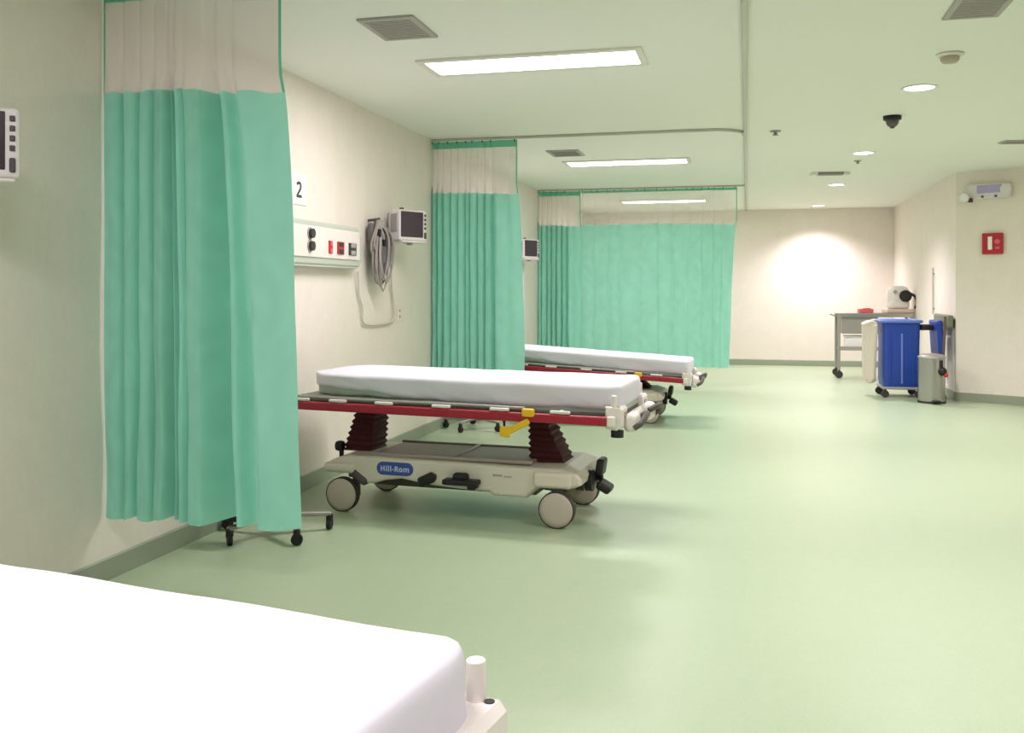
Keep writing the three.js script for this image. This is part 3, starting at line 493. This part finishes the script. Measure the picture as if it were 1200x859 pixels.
{ // blue wheeled waste bin
  const o = thing('waste_bin', 'blue wheeled waste bin in front of the steel trolley', 'bin', [4.575, 0, -12.35], 0.04);
  const ring = (w, d, y, r) => { const p = []; const n = 6; for (let q = 0; q < 4; q++) for (let k = 0; k <= n; k++) { const a = q * Math.PI / 2 + k / n * Math.PI / 2, sx = [1, -1, -1, 1][q], sz = [1, 1, -1, -1][q]; p.push([sx * (w / 2 - r) + r * Math.cos(a), y, sz * (d / 2 - r) + r * Math.sin(a)]); } return p; };
  const loft = rs => { const pos = [], n = rs[0].length; const tri = (a, b, c) => pos.push(...a, ...b, ...c); for (let k = 0; k + 1 < rs.length; k++) for (let i = 0; i < n; i++) { const j = (i + 1) % n; tri(rs[k][i], rs[k + 1][i], rs[k][j]); tri(rs[k][j], rs[k + 1][i], rs[k + 1][j]); } for (const [rr, f] of [[rs[0], 1], [rs[rs.length - 1], -1]]) for (let i = 1; i + 1 < n; i++) f > 0 ? tri(rr[0], rr[i], rr[i + 1]) : tri(rr[0], rr[i + 1], rr[i]); const g = new THREE.BufferGeometry(); g.setAttribute('position', new THREE.Float32BufferAttribute(pos, 3)); return toCreasedNormals(g, 0.6); };
  mesh('body', loft([ring(0.4, 0.4, 0.13, 0.05), ring(0.42, 0.42, 0.2, 0.05), ring(0.41, 0.42, 0.6, 0.05), ring(0.42, 0.44, 0.9, 0.05), ring(0.39, 0.41, 0.905, 0.04), ring(0.36, 0.38, 0.5, 0.04)]), M.blue, o);
  for (const x of [-0.13, 0.0, 0.13]) mesh('rib', rb(0.022, 0.6, 0.016, 0.006, x, 0.47, 0.213), x ? M.blue : M.blueRim, o);
  mesh('rim', new THREE.TubeGeometry(new THREE.CatmullRomCurve3(ring(0.45, 0.47, 0.915, 0.06).map(p => V(...p)), true), 80, 0.02, 8, true), M.blueRim, o);
  mesh('base_plate', rb(0.44, 0.03, 0.46, 0.01, 0, 0.115, 0), M.greyPlastic, o);
  for (const sx of [-1, 1]) for (const sz of [-1, 1]) mesh('caster', [cyl(0.045, 0.045, 0.03).rotateX(Math.PI / 2).translate(sx * 0.19, 0.045, sz * 0.2), rb(0.035, 0.05, 0.045, 0.01, sx * 0.19, 0.085, sz * 0.2)], M.rubber, o);
  mesh('hinge', [rb(0.2, 0.07, 0.12, 0.02, 0.33, 0.84, 0.0), rod([0.26, 0.84, -0.2], [0.26, 0.84, 0.2], 0.02)], M.black, o);
  mesh('lid', rb(0.07, 0.42, 0.44, 0.025).rotateZ(0.06).translate(0.43, 0.72, 0.02), M.blue, o).userData.label = 'blue lid hanging open';
  const b = thing('hanging_bag', 'white cloth bag hanging beside the blue bin', 'bag', [4.235, 0.16, -12.3]);
  const g = new RoundedBoxGeometry(0.15, 0.76, 0.26, 10, 0.06), p = g.attributes.position; for (let i = 0; i < p.count; i++) { const y = p.getY(i), w = 0.82 + 0.35 * (y + 0.38), k = 1 + 0.22 * noise3(p.getX(i) * 9, y * 9, p.getZ(i) * 9); p.setXYZ(i, p.getX(i) * w * k, y + 0.38, p.getZ(i) * w * k); } g.computeVertexNormals();
  mesh('sack', g, M.bag, b); mesh('strap', [rod([0, 0.75, 0.06], [0.07, 0.77, 0.05], 0.012), rod([0, 0.75, -0.06], [0.07, 0.77, -0.05], 0.012)], M.bag, b);
}
{ // steel pedal bin and things at the wall corner
  const o = thing('pedal_bin', 'stainless steel cylindrical pedal bin at the wall corner', 'bin', [4.84, 0, -11.72]);
  mesh('body', new THREE.LatheGeometry([[0, 0.01], [0.14, 0.01], [0.145, 0.03], [0.145, 0.5], [0.14, 0.51]].map(q => new THREE.Vector2(...q)), 40), M.steel, o);
  mesh('lid', new THREE.LatheGeometry([[0.15, 0.51], [0.15, 0.53], [0.12, 0.555], [0, 0.57]].map(q => new THREE.Vector2(...q)), 40), M.dull, o);
  mesh('plinth', cyl(0.15, 0.15, 0.025, 0, 0.0125, 0, 40), M.rubber, o);
  mesh('pedal', [rb(0.09, 0.018, 0.09, 0.006, 0.02, 0.03, 0.17)], M.black, o);
  mesh('latch', [new THREE.SphereGeometry(0.05, 20, 14).translate(0.09, 0.37, 0.12), rb(0.03, 0.1, 0.03, 0.01, 0.08, 0.45, 0.13)], M.black, o);
  mesh('latch_button', new THREE.SphereGeometry(0.026, 16, 12).translate(0.125, 0.33, 0.14), M.socketRed, o);
  const c = struct('trim_1', profile([[-0.05, 0], [0.004, 0], [0.004, 0.85], [-0.05, 0.85]], 0.006, 0).rotateY(0).translate(0, 0, 0), M.steel, 'stainless steel corner guard'); c.position.set(XR - 0.0, 0.1, ZC + 0.004); c.geometry = box(0.006, 0.85, 0.07, -0.004, 0.425, -0.035);
  const r = thing('bumper_rail', 'short grey-green bumper rail on the wall above the pedal bin', 'bumper rail', [XR, 0.92, -12.0]);
  mesh('rail', rb(0.06, 0.15, 0.9, 0.02, -0.05, 0, -0.46), M.rail, r); for (const z of [-0.2, -0.75]) mesh('bracket', rb(0.03, 0.06, 0.04, 0.004, -0.014, 0, z), M.dull, r);
  const m = thing('mop_handle', 'brown mop stick leaning in the corner by the pedal bin', 'mop', [5.01, 0, -11.98]);
  mesh('stick', rod([-0.02, 0.05, 0.02], [0.02, 0.98, 0.02], 0.016), M.brown, m); mesh('mop_head', rb(0.1, 0.07, 0.06, 0.02, -0.02, 0.035, 0.03), M.dark, m);
  const q = thing('wall_pipe', 'thin pale upright pipe on the wall behind the pedal bin', 'pipe', [XR, 0, -13.3]);
  mesh('pipe', cyl(0.012, 0.012, 0.6, -0.02, 1.28, 0, 12), M.cord, q); for (const y of [1.05, 1.5]) mesh('clip', rb(0.02, 0.02, 0.05, 0.004, -0.011, y, 0), M.greyPlastic, q);
}

renderer.render(scene, camera);
